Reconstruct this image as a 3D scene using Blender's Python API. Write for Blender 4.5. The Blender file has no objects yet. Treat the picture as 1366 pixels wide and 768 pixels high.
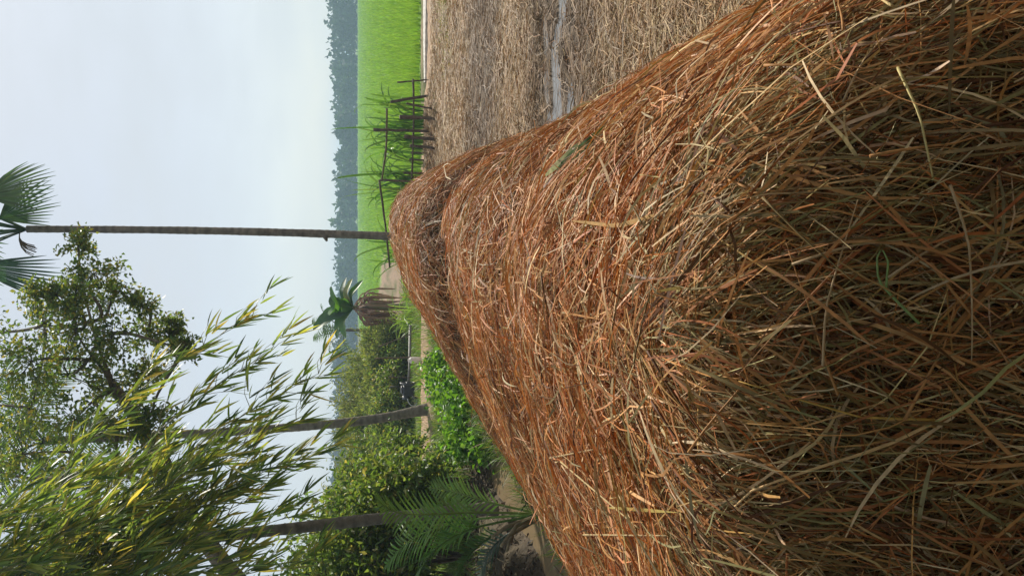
import bpy, math
import numpy as np
from mathutils import Vector, Matrix
R = math.radians
rng = np.random.default_rng(11)
U = rng.uniform
sc = bpy.context.scene
col = sc.collection

# ------------------------------------------------------------------ camera (phone held sideways: the world's up is the picture's left)
CAMZ, PITCH, FPX = 1.75, R(11.7), 1032.0
FWD = np.array([0, math.cos(PITCH), -math.sin(PITCH)])
DWN = np.array([0, -math.sin(PITCH), -math.cos(PITCH)])
RGT = np.array([1.0, 0, 0])
cam_d = bpy.data.cameras.new('camera'); cam = bpy.data.objects.new('camera', cam_d); col.objects.link(cam)
cam_d.sensor_fit = 'HORIZONTAL'; cam_d.sensor_width = 36; cam_d.lens = 36 * FPX / 1366
cam_d.clip_start = 0.05; cam_d.clip_end = 6000
cam.matrix_world = Matrix(((DWN[0], RGT[0], -FWD[0], 0), (DWN[1], RGT[1], -FWD[1], 0), (DWN[2], RGT[2], -FWD[2], CAMZ), (0, 0, 0, 1)))
sc.camera = cam

# ------------------------------------------------------------------ sky, sun, exposure
SUN_EL, SUN_AZ = R(40), R(27)          # azimuth: to the right of straight ahead
sundir = Vector((math.sin(SUN_AZ) * math.cos(SUN_EL), math.cos(SUN_AZ) * math.cos(SUN_EL), math.sin(SUN_EL)))
w = bpy.data.worlds.new('World'); sc.world = w; w.use_nodes = True
nt = w.node_tree; nt.nodes.clear()
def N(tree, t, **kw):
    n = tree.nodes.new(t)
    for k, v in kw.items(): setattr(n, k, v)
    return n
wo = N(nt, 'ShaderNodeOutputWorld'); bg = N(nt, 'ShaderNodeBackground')
sky = N(nt, 'ShaderNodeTexSky', sky_type='NISHITA', sun_disc=False, sun_elevation=SUN_EL, sun_rotation=SUN_AZ,
        altitude=0, air_density=1.0, dust_density=1.2, ozone_density=1.5)
# thin high cloud veil over the whole sky, a little uneven
tc = N(nt, 'ShaderNodeTexCoord'); mp = N(nt, 'ShaderNodeMapping'); mp.inputs['Scale'].default_value = (1.0, 1.0, 3.2)
nz = N(nt, 'ShaderNodeTexNoise'); nz.inputs['Scale'].default_value = 2.3; nz.inputs['Detail'].default_value = 6; nz.inputs['Roughness'].default_value = 0.55
rmp = N(nt, 'ShaderNodeMapRange'); rmp.inputs['From Min'].default_value = 0.32; rmp.inputs['From Max'].default_value = 0.72
rmp.inputs['To Min'].default_value = 0.58; rmp.inputs['To Max'].default_value = 0.98
mix = N(nt, 'ShaderNodeMix', data_type='RGBA')
mix.inputs['B'].default_value = (5.95, 6.45, 6.9, 1)
L = nt.links.new
L(tc.outputs['Generated'], mp.inputs['Vector']); L(mp.outputs['Vector'], nz.inputs['Vector']); L(nz.outputs['Fac'], rmp.inputs['Value'])
L(rmp.outputs['Result'], mix.inputs['Factor']); L(sky.outputs['Color'], mix.inputs['A']); L(mix.outputs['Result'], bg.inputs['Color'])
bg.inputs['Strength'].default_value = 0.10
L(bg.outputs['Background'], wo.inputs['Surface'])
sl = bpy.data.lights.new('sun', 'SUN'); sl.energy = 5.0; sl.angle = R(0.6); sl.color = (1.0, 0.93, 0.82)
so = bpy.data.objects.new('sun', sl); col.objects.link(so); so.rotation_euler = (-sundir).to_track_quat('-Z', 'Y').to_euler(); so.location = (20, 20, 30)
sc.view_settings.view_transform = 'Standard'; sc.view_settings.look = 'None'; sc.view_settings.gamma = 1
sc.view_settings.exposure = 0.22; sc.view_settings.use_curve_mapping = False
sc.render.engine = 'CYCLES'
sc.cycles.use_denoising = True
sc.cycles.max_bounces = 6; sc.cycles.diffuse_bounces = 3; sc.cycles.glossy_bounces = 2; sc.cycles.transmission_bounces = 3; sc.cycles.volume_bounces = 1

# ------------------------------------------------------------------ helpers
def at(tx, ty, Y):                       # a point of the photograph at the forward distance Y
    r = RGT * (384 - ty) + DWN * (tx - 683) + FWD * FPX
    p = r * (Y / r[1]); return p + np.array([0, 0, CAMZ])
def gr(tx, ty, z=0.0):                   # a point of the photograph on the level z
    r = RGT * (384 - ty) + DWN * (tx - 683) + FWD * FPX
    return r * ((z - CAMZ) / r[2]) + np.array([0, 0, CAMZ])
def nrm(a): return a / np.maximum(np.linalg.norm(a, axis=-1, keepdims=True), 1e-9)
_tab = np.random.default_rng(5).uniform(0, 1, (256, 256))
def vnoise(x, y):
    xi = np.floor(x).astype(int); yi = np.floor(y).astype(int); fx = x - xi; fy = y - yi
    fx = fx * fx * (3 - 2 * fx); fy = fy * fy * (3 - 2 * fy)
    a = _tab[xi % 256, yi % 256]; b = _tab[(xi + 1) % 256, yi % 256]; c = _tab[xi % 256, (yi + 1) % 256]; d = _tab[(xi + 1) % 256, (yi + 1) % 256]
    return (a * (1 - fx) + b * fx) * (1 - fy) + (c * (1 - fx) + d * fx) * fy
def fbm(x, y, o=4):
    s = 0; a = 0.5; n = 0
    for i in range(o):
        s = s + a * vnoise(x * 2**i + 17.3 * i, y * 2**i + 9.1 * i); n += a; a *= 0.5
    return s / n
def sst(a, b, x):
    t = np.clip((x - a) / (b - a), 0, 1); return t * t * (3 - 2 * t)

class G:                                 # collects faces, builds ONE mesh object
    def __init__(s): s.v = []; s.f = []; s.c = []; s.n = 0; s.smooth = []
    def add(s, v, f, c, smooth=True):
        v = np.asarray(v, float).reshape(-1, 3); f = np.asarray(f, int); c = np.asarray(c, float)
        if c.ndim == 1: c = np.broadcast_to(c, (len(v), len(c)))
        if c.shape[1] == 3: c = np.concatenate([c, np.ones((len(c), 1))], 1)
        s.v.append(v); s.f.append(f + s.n); s.c.append(c); s.n += len(v); s.smooth.append(smooth); return s
    def mesh(s, name):
        me = bpy.data.meshes.new(name); v = np.concatenate(s.v); c = np.concatenate(s.c)
        me.vertices.add(len(v)); me.vertices.foreach_set('co', v.astype(np.float32).ravel())
        idx = np.concatenate([f.ravel() for f in s.f]); cnt = np.concatenate([np.full(len(f), f.shape[1]) for f in s.f])
        st = np.concatenate([[0], np.cumsum(cnt)[:-1]])
        me.loops.add(len(idx)); me.loops.foreach_set('vertex_index', idx.astype(np.int32))
        me.polygons.add(len(cnt)); me.polygons.foreach_set('loop_start', st.astype(np.int32))
        sm = np.concatenate([np.full(len(f), q) for f, q in zip(s.f, s.smooth)]); me.polygons.foreach_set('use_smooth', sm)
        me.update(calc_edges=True)
        a = me.attributes.new('Col', 'FLOAT_COLOR', 'POINT'); a.data.foreach_set('color', c.astype(np.float32).ravel())
        return me
    def build(s, name, mat, parent=None, **kw):
        me = s.mesh(name); me.materials.append(mat); return link(name, me, parent, **kw)
def link(name, me, parent=None, label=None, cat=None, group=None, kind=None):
    o = bpy.data.objects.new(name, me); col.objects.link(o)
    if parent: o.parent = parent
    return tag(o, label, cat, group, kind)
def tag(o, label=None, cat=None, group=None, kind=None):
    for k, v in (('label', label), ('category', cat), ('group', group), ('kind', kind)):
        if v: o[k] = v
    return o
def empty(name, loc, label, cat, group=None):
    o = bpy.data.objects.new(name, None); o.location = tuple(map(float, loc)); col.objects.link(o); o.empty_display_size = 0.2
    bpy.context.view_layer.update()
    return tag(o, label, cat, group)
# parts are modelled in world coordinates: shift into the parent's frame
class GP(G):
    def __init__(s, root): super().__init__(); s.root = root
    def part(s, name, mat, **kw):
        off = np.array(s.root.location); s.v = [v - off for v in s.v]
        return s.build(name, mat, s.root, **kw)

def strips(C, B, W, c):                  # C (n,k,3) centre lines, B side vectors, W (n,k) widths -> ribbons
    n, k, _ = C.shape; B = np.broadcast_to(B, C.shape)
    v = np.stack([C - B * W[..., None] / 2, C + B * W[..., None] / 2], 2).reshape(-1, 3)
    i = np.arange(n)[:, None] * 2 * k + np.arange(k - 1)[None, :] * 2; i = i.ravel()
    f = np.stack([i, i + 1, i + 3, i + 2], 1)
    c = np.asarray(c, float)
    if c.ndim == 1: c = np.broadcast_to(c, (n, 3))
    return v, f, np.repeat(c, 2 * k, axis=0)
def leaves(P, D, Nn, Ln, Wd, c, fold=0.25):      # pointed folded leaves
    n = len(P); D = nrm(D); S = nrm(np.cross(D, Nn)); Nn = np.cross(S, D)
    Ln = np.broadcast_to(Ln, (n,))[:, None]; Wd = np.broadcast_to(Wd, (n,))[:, None]
    m = P + D * Ln * 0.45
    v = np.stack([P, m + S * Wd / 2 + Nn * Wd * fold, P + D * Ln - Nn * Ln * 0.1, m - S * Wd / 2 + Nn * Wd * fold], 1).reshape(-1, 3)
    i = np.arange(n) * 4
    f = np.concatenate([np.stack([i, i + 1, i + 2], 1), np.stack([i, i + 2, i + 3], 1)])
    c = np.broadcast_to(np.asarray(c, float), (n, 3))
    return v, f, np.repeat(c, 4, axis=0)
def tube(P, r, c, sides=7):
    P = np.asarray(P, float); k = len(P); r = np.broadcast_to(r, (k,))
    T = nrm(np.gradient(P, axis=0)); a = np.array([0, 0, 1.0]) if abs(T[0][2]) < 0.8 else np.array([1.0, 0, 0])
    S = nrm(np.cross(T, a)); Q = np.cross(T, S); th = np.arange(sides) * 2 * math.pi / sides
    v = P[:, None] + (S[:, None] * np.cos(th)[None, :, None] + Q[:, None] * np.sin(th)[None, :, None]) * r[:, None, None]
    f = []
    for j in range(k - 1):
        for s in range(sides):
            f.append((j * sides + s, j * sides + (s + 1) % sides, (j + 1) * sides + (s + 1) % sides, (j + 1) * sides + s))
    v = v.reshape(-1, 3); n = len(v); v = np.concatenate([v, P[:1], P[-1:]])
    t = [(n, (s + 1) % sides, s, s) for s in range(sides)] + [(n + 1, n - sides + s, n - sides + (s + 1) % sides, n - sides + (s + 1) % sides) for s in range(sides)]
    return v, np.array(f), np.array([q[:3] for q in t]), c
def add_tube(g, P, r, c, sides=7):
    v, f, t, c = tube(P, r, c, sides); n0 = g.n
    g.add(v, f, c); g.f.append(t + n0); g.smooth.append(False)
def bez(p0, p1, p2, p3, k=12):
    t = np.linspace(0, 1, k)[:, None]; p0, p1, p2, p3 = map(np.asarray, (p0, p1, p2, p3))
    return (1 - t)**3 * p0 + 3 * (1 - t)**2 * t * p1 + 3 * (1 - t) * t * t * p2 + t**3 * p3
def box(g, c, s, colr, rz=0.0, bev=0.12):        # box with chamfered vertical edges
    c = np.asarray(c, float); hx, hy, hz = np.asarray(s, float) / 2; b = min(hx, hy) * bev * 2; b2 = min(b, hz * 0.5)
    def ring(x, y, z): 
        q = np.array([(x, y - b), (x - b, y), (-x + b, y), (-x, y - b), (-x, -y + b), (-x + b, -y), (x - b, -y), (x, -y + b)])
        cz, sz = math.cos(rz), math.sin(rz); return np.stack([q[:, 0] * cz - q[:, 1] * sz, q[:, 0] * sz + q[:, 1] * cz, np.full(8, z)], 1) + c
    rs = [ring(hx - b2, hy - b2, -hz), ring(hx, hy, -hz + b2), ring(hx, hy, hz - b2), ring(hx - b2, hy - b2, hz)]
    f = [(j * 8 + i, j * 8 + (i + 1) % 8, j * 8 + 8 + (i + 1) % 8, j * 8 + 8 + i) for j in range(3) for i in range(8)]
    n0 = g.n; g.add(np.concatenate(rs), f, colr, False)
    g.f.append(np.array([[n0 + 7 - i for i in range(8)]])); g.smooth.append(False); g.f.append(np.array([[n0 + 24 + i for i in range(8)]])); g.smooth.append(False)
def jit(c, n, a=0.25, b=0.1):            # n uneven colours round c
    c = np.asarray(c, float); return np.clip(c * U(1 - a, 1 + a, (n, 1)) * U(1 - b, 1 + b, (n, 3)), 0.004, 0.9)
def mixcol(pal, wts, n, a=0.2, b=0.08):
    pal = np.asarray(pal, float); k = rng.choice(len(pal), n, p=np.asarray(wts) / np.sum(wts)); c = pal[k]
    return np.clip(c * U(1 - a, 1 + a, (n, 1)) * U(1 - b, 1 + b, (n, 3)), 0.004, 0.9)
def rdir(n): return nrm(rng.normal(size=(n, 3)))

# ------------------------------------------------------------------ materials (all procedural; Col gives each strand or leaf its own colour)
def material(name, rough=0.6, spec=0.3, transl=0.0, nscale=8.0, namp=0.25, bump=0.0, bscale=40.0, alpha_rough=False, coord='Object', trcol=(1, 1, 1), stretch=(1, 1, 1)):
    m = bpy.data.materials.new(name); m.use_nodes = True; t = m.node_tree; t.nodes.clear(); l = t.links.new
    out = N(t, 'ShaderNodeOutputMaterial'); b = N(t, 'ShaderNodeBsdfPrincipled')
    a = N(t, 'ShaderNodeAttribute', attribute_name='Col'); c = N(t, 'ShaderNodeTexCoord')
    mpn = N(t, 'ShaderNodeMapping'); mpn.inputs['Scale'].default_value = stretch; l(c.outputs[coord], mpn.inputs['Vector'])
    n = N(t, 'ShaderNodeTexNoise'); n.inputs['Scale'].default_value = nscale; n.inputs['Detail'].default_value = 5; l(mpn.outputs['Vector'], n.inputs['Vector'])
    r = N(t, 'ShaderNodeMapRange'); r.inputs['From Min'].default_value = 0.3; r.inputs['From Max'].default_value = 0.7
    r.inputs['To Min'].default_value = 1 - namp; r.inputs['To Max'].default_value = 1 + namp; l(n.outputs['Fac'], r.inputs['Value'])
    h = N(t, 'ShaderNodeVectorMath', operation='SCALE'); l(a.outputs['Color'], h.inputs[0]); l(r.outputs['Result'], h.inputs['Scale'])
    l(h.outputs['Vector'], b.inputs['Base Color']); b.inputs['Roughness'].default_value = rough; b.inputs['Specular IOR Level'].default_value = spec
    if alpha_rough: l(a.outputs['Alpha'], b.inputs['Roughness'])
    if bump:
        n2 = N(t, 'ShaderNodeTexNoise'); n2.inputs['Scale'].default_value = bscale; n2.inputs['Detail'].default_value = 6; l(mpn.outputs['Vector'], n2.inputs['Vector'])
        bp = N(t, 'ShaderNodeBump'); bp.inputs['Strength'].default_value = bump; bp.inputs['Distance'].default_value = 0.03; l(n2.outputs['Fac'], bp.inputs['Height']); l(bp.outputs['Normal'], b.inputs['Normal'])
    if transl:
        tr = N(t, 'ShaderNodeBsdfTranslucent'); tm = N(t, 'ShaderNodeVectorMath', operation='MULTIPLY'); tm.inputs[1].default_value = trcol
        l(h.outputs['Vector'], tm.inputs[0]); l(tm.outputs['Vector'], tr.inputs['Color'])
        ms = N(t, 'ShaderNodeMixShader'); ms.inputs['Fac'].default_value = transl
        l(b.outputs['BSDF'], ms.inputs[1]); l(tr.outputs['BSDF'], ms.inputs[2]); l(ms.outputs['Shader'], out.inputs['Surface'])
    else: l(b.outputs['BSDF'], out.inputs['Surface'])
    return m
M_straw = material('dry_straw', 0.6, 0.2, 0.14, 60, 0.2, trcol=(1.3, 1.1, 0.9))
M_core = material('packed_straw', 0.9, 0.1, 0, 30, 0.5, 0.9, 60)
M_ground = material('earth', 0.9, 0.15, 0, 7, 0.35, 0.7, 22, alpha_rough=True)
M_leaf = material('leaf', 0.45, 0.4, 0.5, 3, 0.25, trcol=(1.5, 1.4, 0.7))
M_grass = material('grass_blade', 0.45, 0.4, 0.5, 2, 0.2, trcol=(1.4, 1.3, 0.7))
M_bambooleaf = material('bamboo_leaf', 0.42, 0.4, 0.55, 2, 0.2, trcol=(1.75, 1.6, 0.75))
M_gloss = material('glossy_leaf', 0.46, 0.5, 0.35, 4, 0.2, trcol=(1.4, 1.4, 0.6))
M_bark = material('bark', 0.9, 0.2, 0, 14, 0.45, 0.8, 30, stretch=(1, 1, 0.35))
M_palm = material('palm_trunk', 0.85, 0.25, 0, 9, 0.35, 0.6, 45, stretch=(1, 1, 1.4))
M_wood = material('weathered_wood', 0.85, 0.2, 0, 12, 0.4, 0.6, 40)
M_culm = material('bamboo_culm', 0.4, 0.4, 0, 6, 0.2)
M_metal = material('grimy_metal', 0.45, 0.5, 0, 15, 0.35, 0.3, 60)
M_plast = material('faded_plastic', 0.5, 0.4, 0, 6, 0.12)
M_wood_far = material('far_foliage', 0.7, 0.2, 0.25, 0.5, 0.3, trcol=(1.2, 1.2, 0.8))
def water_mat(name, colr, rough):
    m = bpy.data.materials.new(name); m.use_nodes = True; t = m.node_tree; b = t.nodes['Principled BSDF']
    b.inputs['Base Color'].default_value = (*colr, 1); b.inputs['Roughness'].default_value = rough; b.inputs['IOR'].default_value = 1.33; b.inputs['Specular IOR Level'].default_value = 0.5
    n = N(t, 'ShaderNodeTexNoise'); n.inputs['Scale'].default_value = 9; n.inputs['Detail'].default_value = 3
    c = N(t, 'ShaderNodeTexCoord'); t.links.new(c.outputs['Object'], n.inputs['Vector'])
    bp = N(t, 'ShaderNodeBump'); bp.inputs['Strength'].default_value = 0.08; bp.inputs['Distance'].default_value = 0.02
    t.links.new(n.outputs['Fac'], bp.inputs['Height']); t.links.new(bp.outputs['Normal'], b.inputs['Normal']); return m
M_water = water_mat('puddle_water', (0.15, 0.145, 0.135), 0.05)
M_mudwater = water_mat('muddy_water', (0.2, 0.145, 0.08), 0.3)

# ------------------------------------------------------------------ haystack form
def hay_c(y): return 0.05 + (y - 2.85) * 0.112          # crest line
def hay_z(x, y):
    cx = hay_c(y); rgt = x > cx
    half = np.where(rgt, 0.95 + 0.17 * sst(4.6, 2.4, y) - 0.0 * sst(7, 9.5, y), 2.65 - 0.35 * sst(5, 10, y))
    half = half * np.sqrt(np.clip(1 - np.clip((y - 10.6) / 2.6, 0, 1)**2, 0, 1))
    u = np.abs((x - cx) / np.maximum(half, 0.02))
    yw = y + 0.7 * (fbm(x * 0.8 + 20, y * 0.5, 2) - 0.5)
    H = 1.16 - 0.07 * sst(3.5, 5.8, yw) - 0.09 * np.exp(-((yw - 6.2) / 0.35)**2) + 0.14 * sst(6.2, 6.6, yw) + 0.04 * sst(7, 9, y) - 0.06 * np.exp(-((yw - 3.1) / 0.3)**2)
    H = H + 0.10 * (fbm(x * 1.1 + 3, y * 1.1 + 8, 3) - 0.5) + 0.05 * (fbm(x * 4 + 1, y * 4 + 2, 2) - 0.5)
    t = np.clip((y - 0.92 - 0.05 * (vnoise(x * 3 + 40, y * 0 + 3) - 0.5)) / 0.45, 0, 1); near = np.maximum(1 - (1 - t)**2.2, 0)**0.6
    tf = np.clip((13.0 - y) / 3.4, 0, 1); far = np.maximum(1 - (1 - tf)**2.2, 0)**0.7
    u = np.minimum(u, 1)
    cs = np.where(rgt, np.maximum(1 - u**2.1, 0)**0.95, np.maximum(1 - u**1.55, 0)**1.0)
    return H * cs * near * far

# ------------------------------------------------------------------ ground
BUND = 17.6
def rice_edge(y): return (0.9 + 0.03 * (y - 20) + 0.9 * (fbm(y * 0.3, y * 0 + 4, 3) - 0.5)) * (1 - sst(46, 62, y)) - 9.0 * sst(46, 62, y)
def ditch_d(x, y):
    cx = -2.72 + 0.05 * (y - 7) + 0.15 * (vnoise(y * 1.3, y * 0 + 7) - 0.5)
    return np.abs(x - cx)
def ground_z(x, y):
    z = 0.05 * (fbm(x * 0.8 + 50, y * 0.8 + 50, 4) - 0.5) * np.exp(-np.maximum(y - 30, 0) / 40)
    z = z + 0.05 * (fbm(x * 5, y * 5, 2) - 0.5) * (np.abs(y - 10) < 14) * (np.abs(x) < 14)
    bu = np.exp(-((y - BUND - 0.3 * (vnoise(x * 0.4, x * 0) - 0.5)) / 1.25)**4)
    z = z + 0.16 * bu * (1 - 0.85 * sst(3.4, 5.2, x))
    ch = np.exp(-((y - 18.75) / 0.42)**4) * sst(3.9, 5.6, x); z = z - 0.16 * ch
    di = np.exp(-(ditch_d(x, y) / 0.42)**4) * sst(12.2, 10.5, y); z = z - 0.34 * di
    # puddled hollow in the field
    pm = np.exp(-((y - 6.55) / 0.75)**4) * sst(0.9, 1.7, x) * sst(6.5, 5, x); z = z - 0.045 * pm + 0.24 * pm * (fbm(x * 1.6 + 5, y * 4.2 + 9, 5) - 0.46)
    # spoil heap left of the ditch
    z = z + 0.30 * np.exp(-((x + 4.2) / 0.8)**2 - ((y - 8.6) / 1.8)**2) * (0.6 + 0.8 * fbm(x * 2, y * 2, 3))
    return z
def axis_pts(a, b, st, lo, hi, g=1.17):
    c = list(np.arange(a, b + 1e-6, st)); s = st
    while c[-1] < hi: s *= g; c.append(c[-1] + s)
    s = st; pre = []
    x = a
    while x > lo: s *= g; x -= s; pre.append(x)
    return np.array(pre[::-1] + c)
gx = axis_pts(-7, 9.5, 0.085, -1400, 1400); gy = axis_pts(0, 21, 0.085, -60, 1400)
X, Y = np.meshgrid(gx, gy); Z = ground_z(X, Y)
def lerp(a, b, t): return a * (1 - t[..., None]) + np.asarray(b, float) * t[..., None]
n1 = fbm(X * 0.9 + 3, Y * 0.9, 4); n2 = fbm(X * 2.2 + 30, Y * 5 + 4, 4); n3 = fbm(X * 0.25, Y * 0.25, 3)
C = np.zeros(X.shape + (3,)); C[:] = (0.10, 0.105, 0.035)                                 # weedy ground
wetband = lambda yy: np.maximum(np.exp(-((yy - 10.4) / 1.35)**4), np.exp(-((yy - 6.3) / 1.25)**4) )
fieldm = sst(-0.5, 0.3, X - hay_c(Y)) * sst(17.2, 16.4, Y)
C = lerp(C, (0.22, 0.15, 0.085), fieldm)
wet = np.clip(wetband(Y + 0.9 * (n1 - 0.5) + 0.06 * (X - 3)) * sst(0.25, 0.55, n2 + 0.1), 0, 1) * fieldm
C = lerp(C, (0.09, 0.066, 0.044), wet * 0.9)
grs = fieldm * np.exp(-((Y - 15.0) / 0.9)**2) * sst(0.45, 0.62, n1 + 0.08 * (X - 4)); C = lerp(C, (0.20, 0.24, 0.05), np.clip(grs, 0, 1))
soil = np.exp(-((Y - BUND) / 1.15)**4) * (np.abs(X) < 60); C = lerp(C, (0.36, 0.245, 0.155), np.clip(soil * (0.55 + 0.9 * n1), 0, 1))
rice = sst(-0.2, 0.3, X - rice_edge(Y)) * sst(19.9, 20.3, Y) * (Y < 290)
path = sst(-4.2, -2.6, X - rice_edge(Y) + 1.6 * (n1 - 0.5)) * sst(19.2, 20.0, Y) * (1 - rice) * sst(80, 50, Y); C = lerp(C, (0.27, 0.19, 0.125), np.clip(path * (3.2 * fbm(X * 1.7, Y * 0.9, 4) - 0.75), 0, 1))
C = lerp(C, (0.16, 0.29, 0.04), rice)
dm = np.exp(-(ditch_d(X, Y) / 0.75)**4) * sst(13.5, 11, Y); C = lerp(C, (0.075, 0.056, 0.035), dm)
heap = np.exp(-((X + 4.2) / 1.2)**2 - ((Y - 8.6) / 2.2)**2); C = lerp(C, (0.085, 0.065, 0.042), np.clip(heap * 1.3, 0, 1))
rough = np.clip(0.95 - 0.1 * wet - 0.1 * dm, 0.6, 1)
ny, nx = X.shape; ii = (np.arange(ny - 1)[:, None] * nx + np.arange(nx - 1)[None, :]).ravel()
G().add(np.stack([X, Y, Z], -1), np.stack([ii, ii + 1, ii + nx + 1, ii + nx], 1), np.concatenate([C, rough[..., None]], -1).reshape(-1, 4)).build('ground', M_ground, kind='structure')
def sheet(name, poly, z, mat):
    p = np.array([(a, b, z) for a, b in poly]); G().add(p, [list(range(len(p)))], (0.5, 0.5, 0.5)).build(name, mat, kind='structure')
sheet('puddle_water', [(1.0, 5.55), (6.2, 5.5), (6.2, 7.5), (1.3, 7.5)], -0.041, M_water)
sheet('canal_water', [(3.6, 18.2), (60, 18.2), (60, 19.35), (3.6, 19.35)], -0.055, M_water)
sheet('ditch_water', [(-3.5, 4.5), (-2.05, 4.5), (-1.9, 12), (-3.2, 12)], -0.235, M_mudwater)

lip = np.array([gr(566, 112, 0.06), gr(566, 60, 0.06), gr(567, 0, 0.06), gr(568, -120, 0.06)]); wl = np.array([0.10, 0.28, 0.5, 0.6])   # pale concrete lip of the canal
lip[:, 1] -= 0.2; g = G(); q = []
for k in range(4): q += [lip[k] + (0, 0, -0.2), lip[k], lip[k] + (0, wl[k], 0.02), lip[k] + (0, wl[k], -0.2)]
f = [(k * 4 + j, k * 4 + j + 1, k * 4 + j + 5, k * 4 + j + 4) for k in range(3) for j in range(3)]; g.add(q, f, (0.52, 0.48, 0.42), False).build('canal_lip', M_wood, kind='structure')

# ------------------------------------------------------------------ haystack: core, loose straw, the largest straws one by one
hay = empty('haystack', (hay_c(5.83), 5.83, 0), 'long heap of drying reddish brown rice straw filling the near ground', 'haystack')
hx = np.arange(-3.6, 3.6, 0.045); hy = np.arange(0.70, 13.2, 0.045)
HX, HY = np.meshgrid(hx, hy); HZ = hay_z(HX, HY)
def hgrad(x, y, e=0.03): return (hay_z(x + e, y) - hay_z(x - e, y)) / (2 * e), (hay_z(x, y + e) - hay_z(x, y - e)) / (2 * e)
ny, nx = HX.shape; keep = HZ > 0.03
ii = (np.arange(ny - 1)[:, None] * nx + np.arange(nx - 1)[None, :]).ravel()
k4 = keep.ravel()[ii] | keep.ravel()[ii + 1] | keep.ravel()[ii + nx] | keep.ravel()[ii + nx + 1]; ii = ii[k4]
g = GP(hay); cc = np.array((0.085, 0.05, 0.022)) * (0.7 + 0.6 * fbm(HX * 3, HY * 3, 3))[..., None]
g.add(np.stack([HX, HY, np.maximum(HZ - 0.05 - 0.03 * sst(1.9, 1.3, HY), -0.05)], -1), np.stack([ii, ii + 1, ii + nx + 1, ii + nx], 1), cc.reshape(-1, 3)); g.part('mound', M_core)

gxx, gyy = hgrad(HX, HY); nrmv = nrm(np.stack([-gxx, -gyy, np.ones_like(gxx)], -1))
tocam = np.array([0, 0, CAMZ]) - np.stack([HX, HY, HZ], -1); dist = np.linalg.norm(tocam, axis=-1); facing = (nrm(tocam) * nrmv).sum(-1)
area = np.minimum(np.sqrt(1 + gxx**2 + gyy**2), 5)
wt = area * dist**-1.6 * np.where(facing > -0.05, 1.0, 0.22) * (HZ > 0.02)
PALS = np.array([(0.36, 0.135, 0.042), (0.48, 0.24, 0.085), (0.60, 0.42, 0.23), (0.22, 0.15, 0.055), (0.13, 0.053, 0.02), (0.34, 0.26, 0.115)])
def straw_frame(x, y):
    a, b = hgrad(x, y, 0.06); nn = nrm(np.stack([-a, -b, np.ones_like(a)], -1))
    dh = np.stack([-a, -b, -(a * a + b * b)], -1); flat = np.stack([0.25 - 0.6 * (x - hay_c(y)) * 0, -np.ones_like(a) * 0.6, np.zeros_like(a)], -1)
    dh = dh + 0.15 * flat; dh = nrm(dh - nn * (dh * nn).sum(-1, keepdims=True)); return nn, dh, np.cross(nn, dh)
def lay_straw(x, y, Ln, Wd, off, spread, bend, tilt, pal_w, k=4, bright=None):
    n = len(x); nn, dh, sd = straw_frame(x, y); nf = sst(1.7, 1.25, y); ang = np.where(U(0, 1, n) < 0.5 + 0.25 * nf, rng.normal(0, spread, n) * (1 - 0.25 * nf), U(0, math.pi, n))
    T = dh * np.cos(ang)[:, None] + sd * np.sin(ang)[:, None]; T = nrm(T + nn * rng.normal(0, tilt, n)[:, None])
    B = nrm(np.cross(T, nn)); tw = rng.normal(0, 0.7, n); Nn = np.cross(B, T); B = B * np.cos(tw)[:, None] + Nn * np.sin(tw)[:, None]
    t = np.linspace(-0.5, 0.5, k); P = np.stack([x, y, hay_z(x, y)], -1) + nn * off[:, None]
    cv = rng.normal(0, bend, n); cs = rng.normal(0, bend, n)
    q = 0.25 - t**2
    Cn = P[:, None] + T[:, None] * (t[None, :] * Ln[:, None])[..., None] + np.cross(T, nn)[:, None] * (q[None, :] * (cs * Ln)[:, None])[..., None] + nn[:, None] * (q[None, :] * (np.abs(cv) * 0.8 * Ln)[:, None])[..., None]
    kink = (U(0, 1, n) < 0.2)[:, None, None] * np.where(t > 0.1, t - 0.1, 0)[None, :, None] * (rdir(n) * Ln[:, None] * U(0.2, 1.0, (n, 1)))[:, None]
    Cn = Cn + kink
    prof = np.minimum(1.0, 0.35 + 2.2 * np.minimum(t + 0.5, 0.62 - t)); Wk = Wd[:, None] * np.clip(prof, 0.12, 1)[None, :]
    c0 = mixcol(PALS, pal_w, n, 0.3, 0.1); c1 = mixcol(PALS, (0.10, 0.20, 0.16, 0.26, 0.10, 0.18), n, 0.3, 0.1); wv = (U(0, 1, n) < 0.75 * sst(1.75, 1.25, y))[:, None]; c0 = np.where(wv, c1 * np.array([0.9, 0.98, 1.0]), c0)  # near-face straws tinted less red: skylit shade put into their colour
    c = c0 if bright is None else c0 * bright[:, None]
    return strips(Cn, B[:, None], Wk, c)
def pick(n):
    p = wt.ravel() / wt.sum(); k = rng.choice(wt.size, n, p=p)
    return HX.ravel()[k] + U(-0.03, 0.03, n), HY.ravel()[k] + U(-0.03, 0.03, n), dist.ravel()[k]
g = GP(hay)
x, y, d = pick(150000); n = len(x)
patch = fbm(x * 1.3 + 9, y * 1.3 + 2, 3); dip_shade = np.exp(-((y - 6.3) / 0.5)**2)  # straws in the dip darkened, its shadow band put into their colour
br = np.clip(0.66 + 0.9 * patch - 0.3 * dip_shade, 0.35, 1.25)
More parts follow.
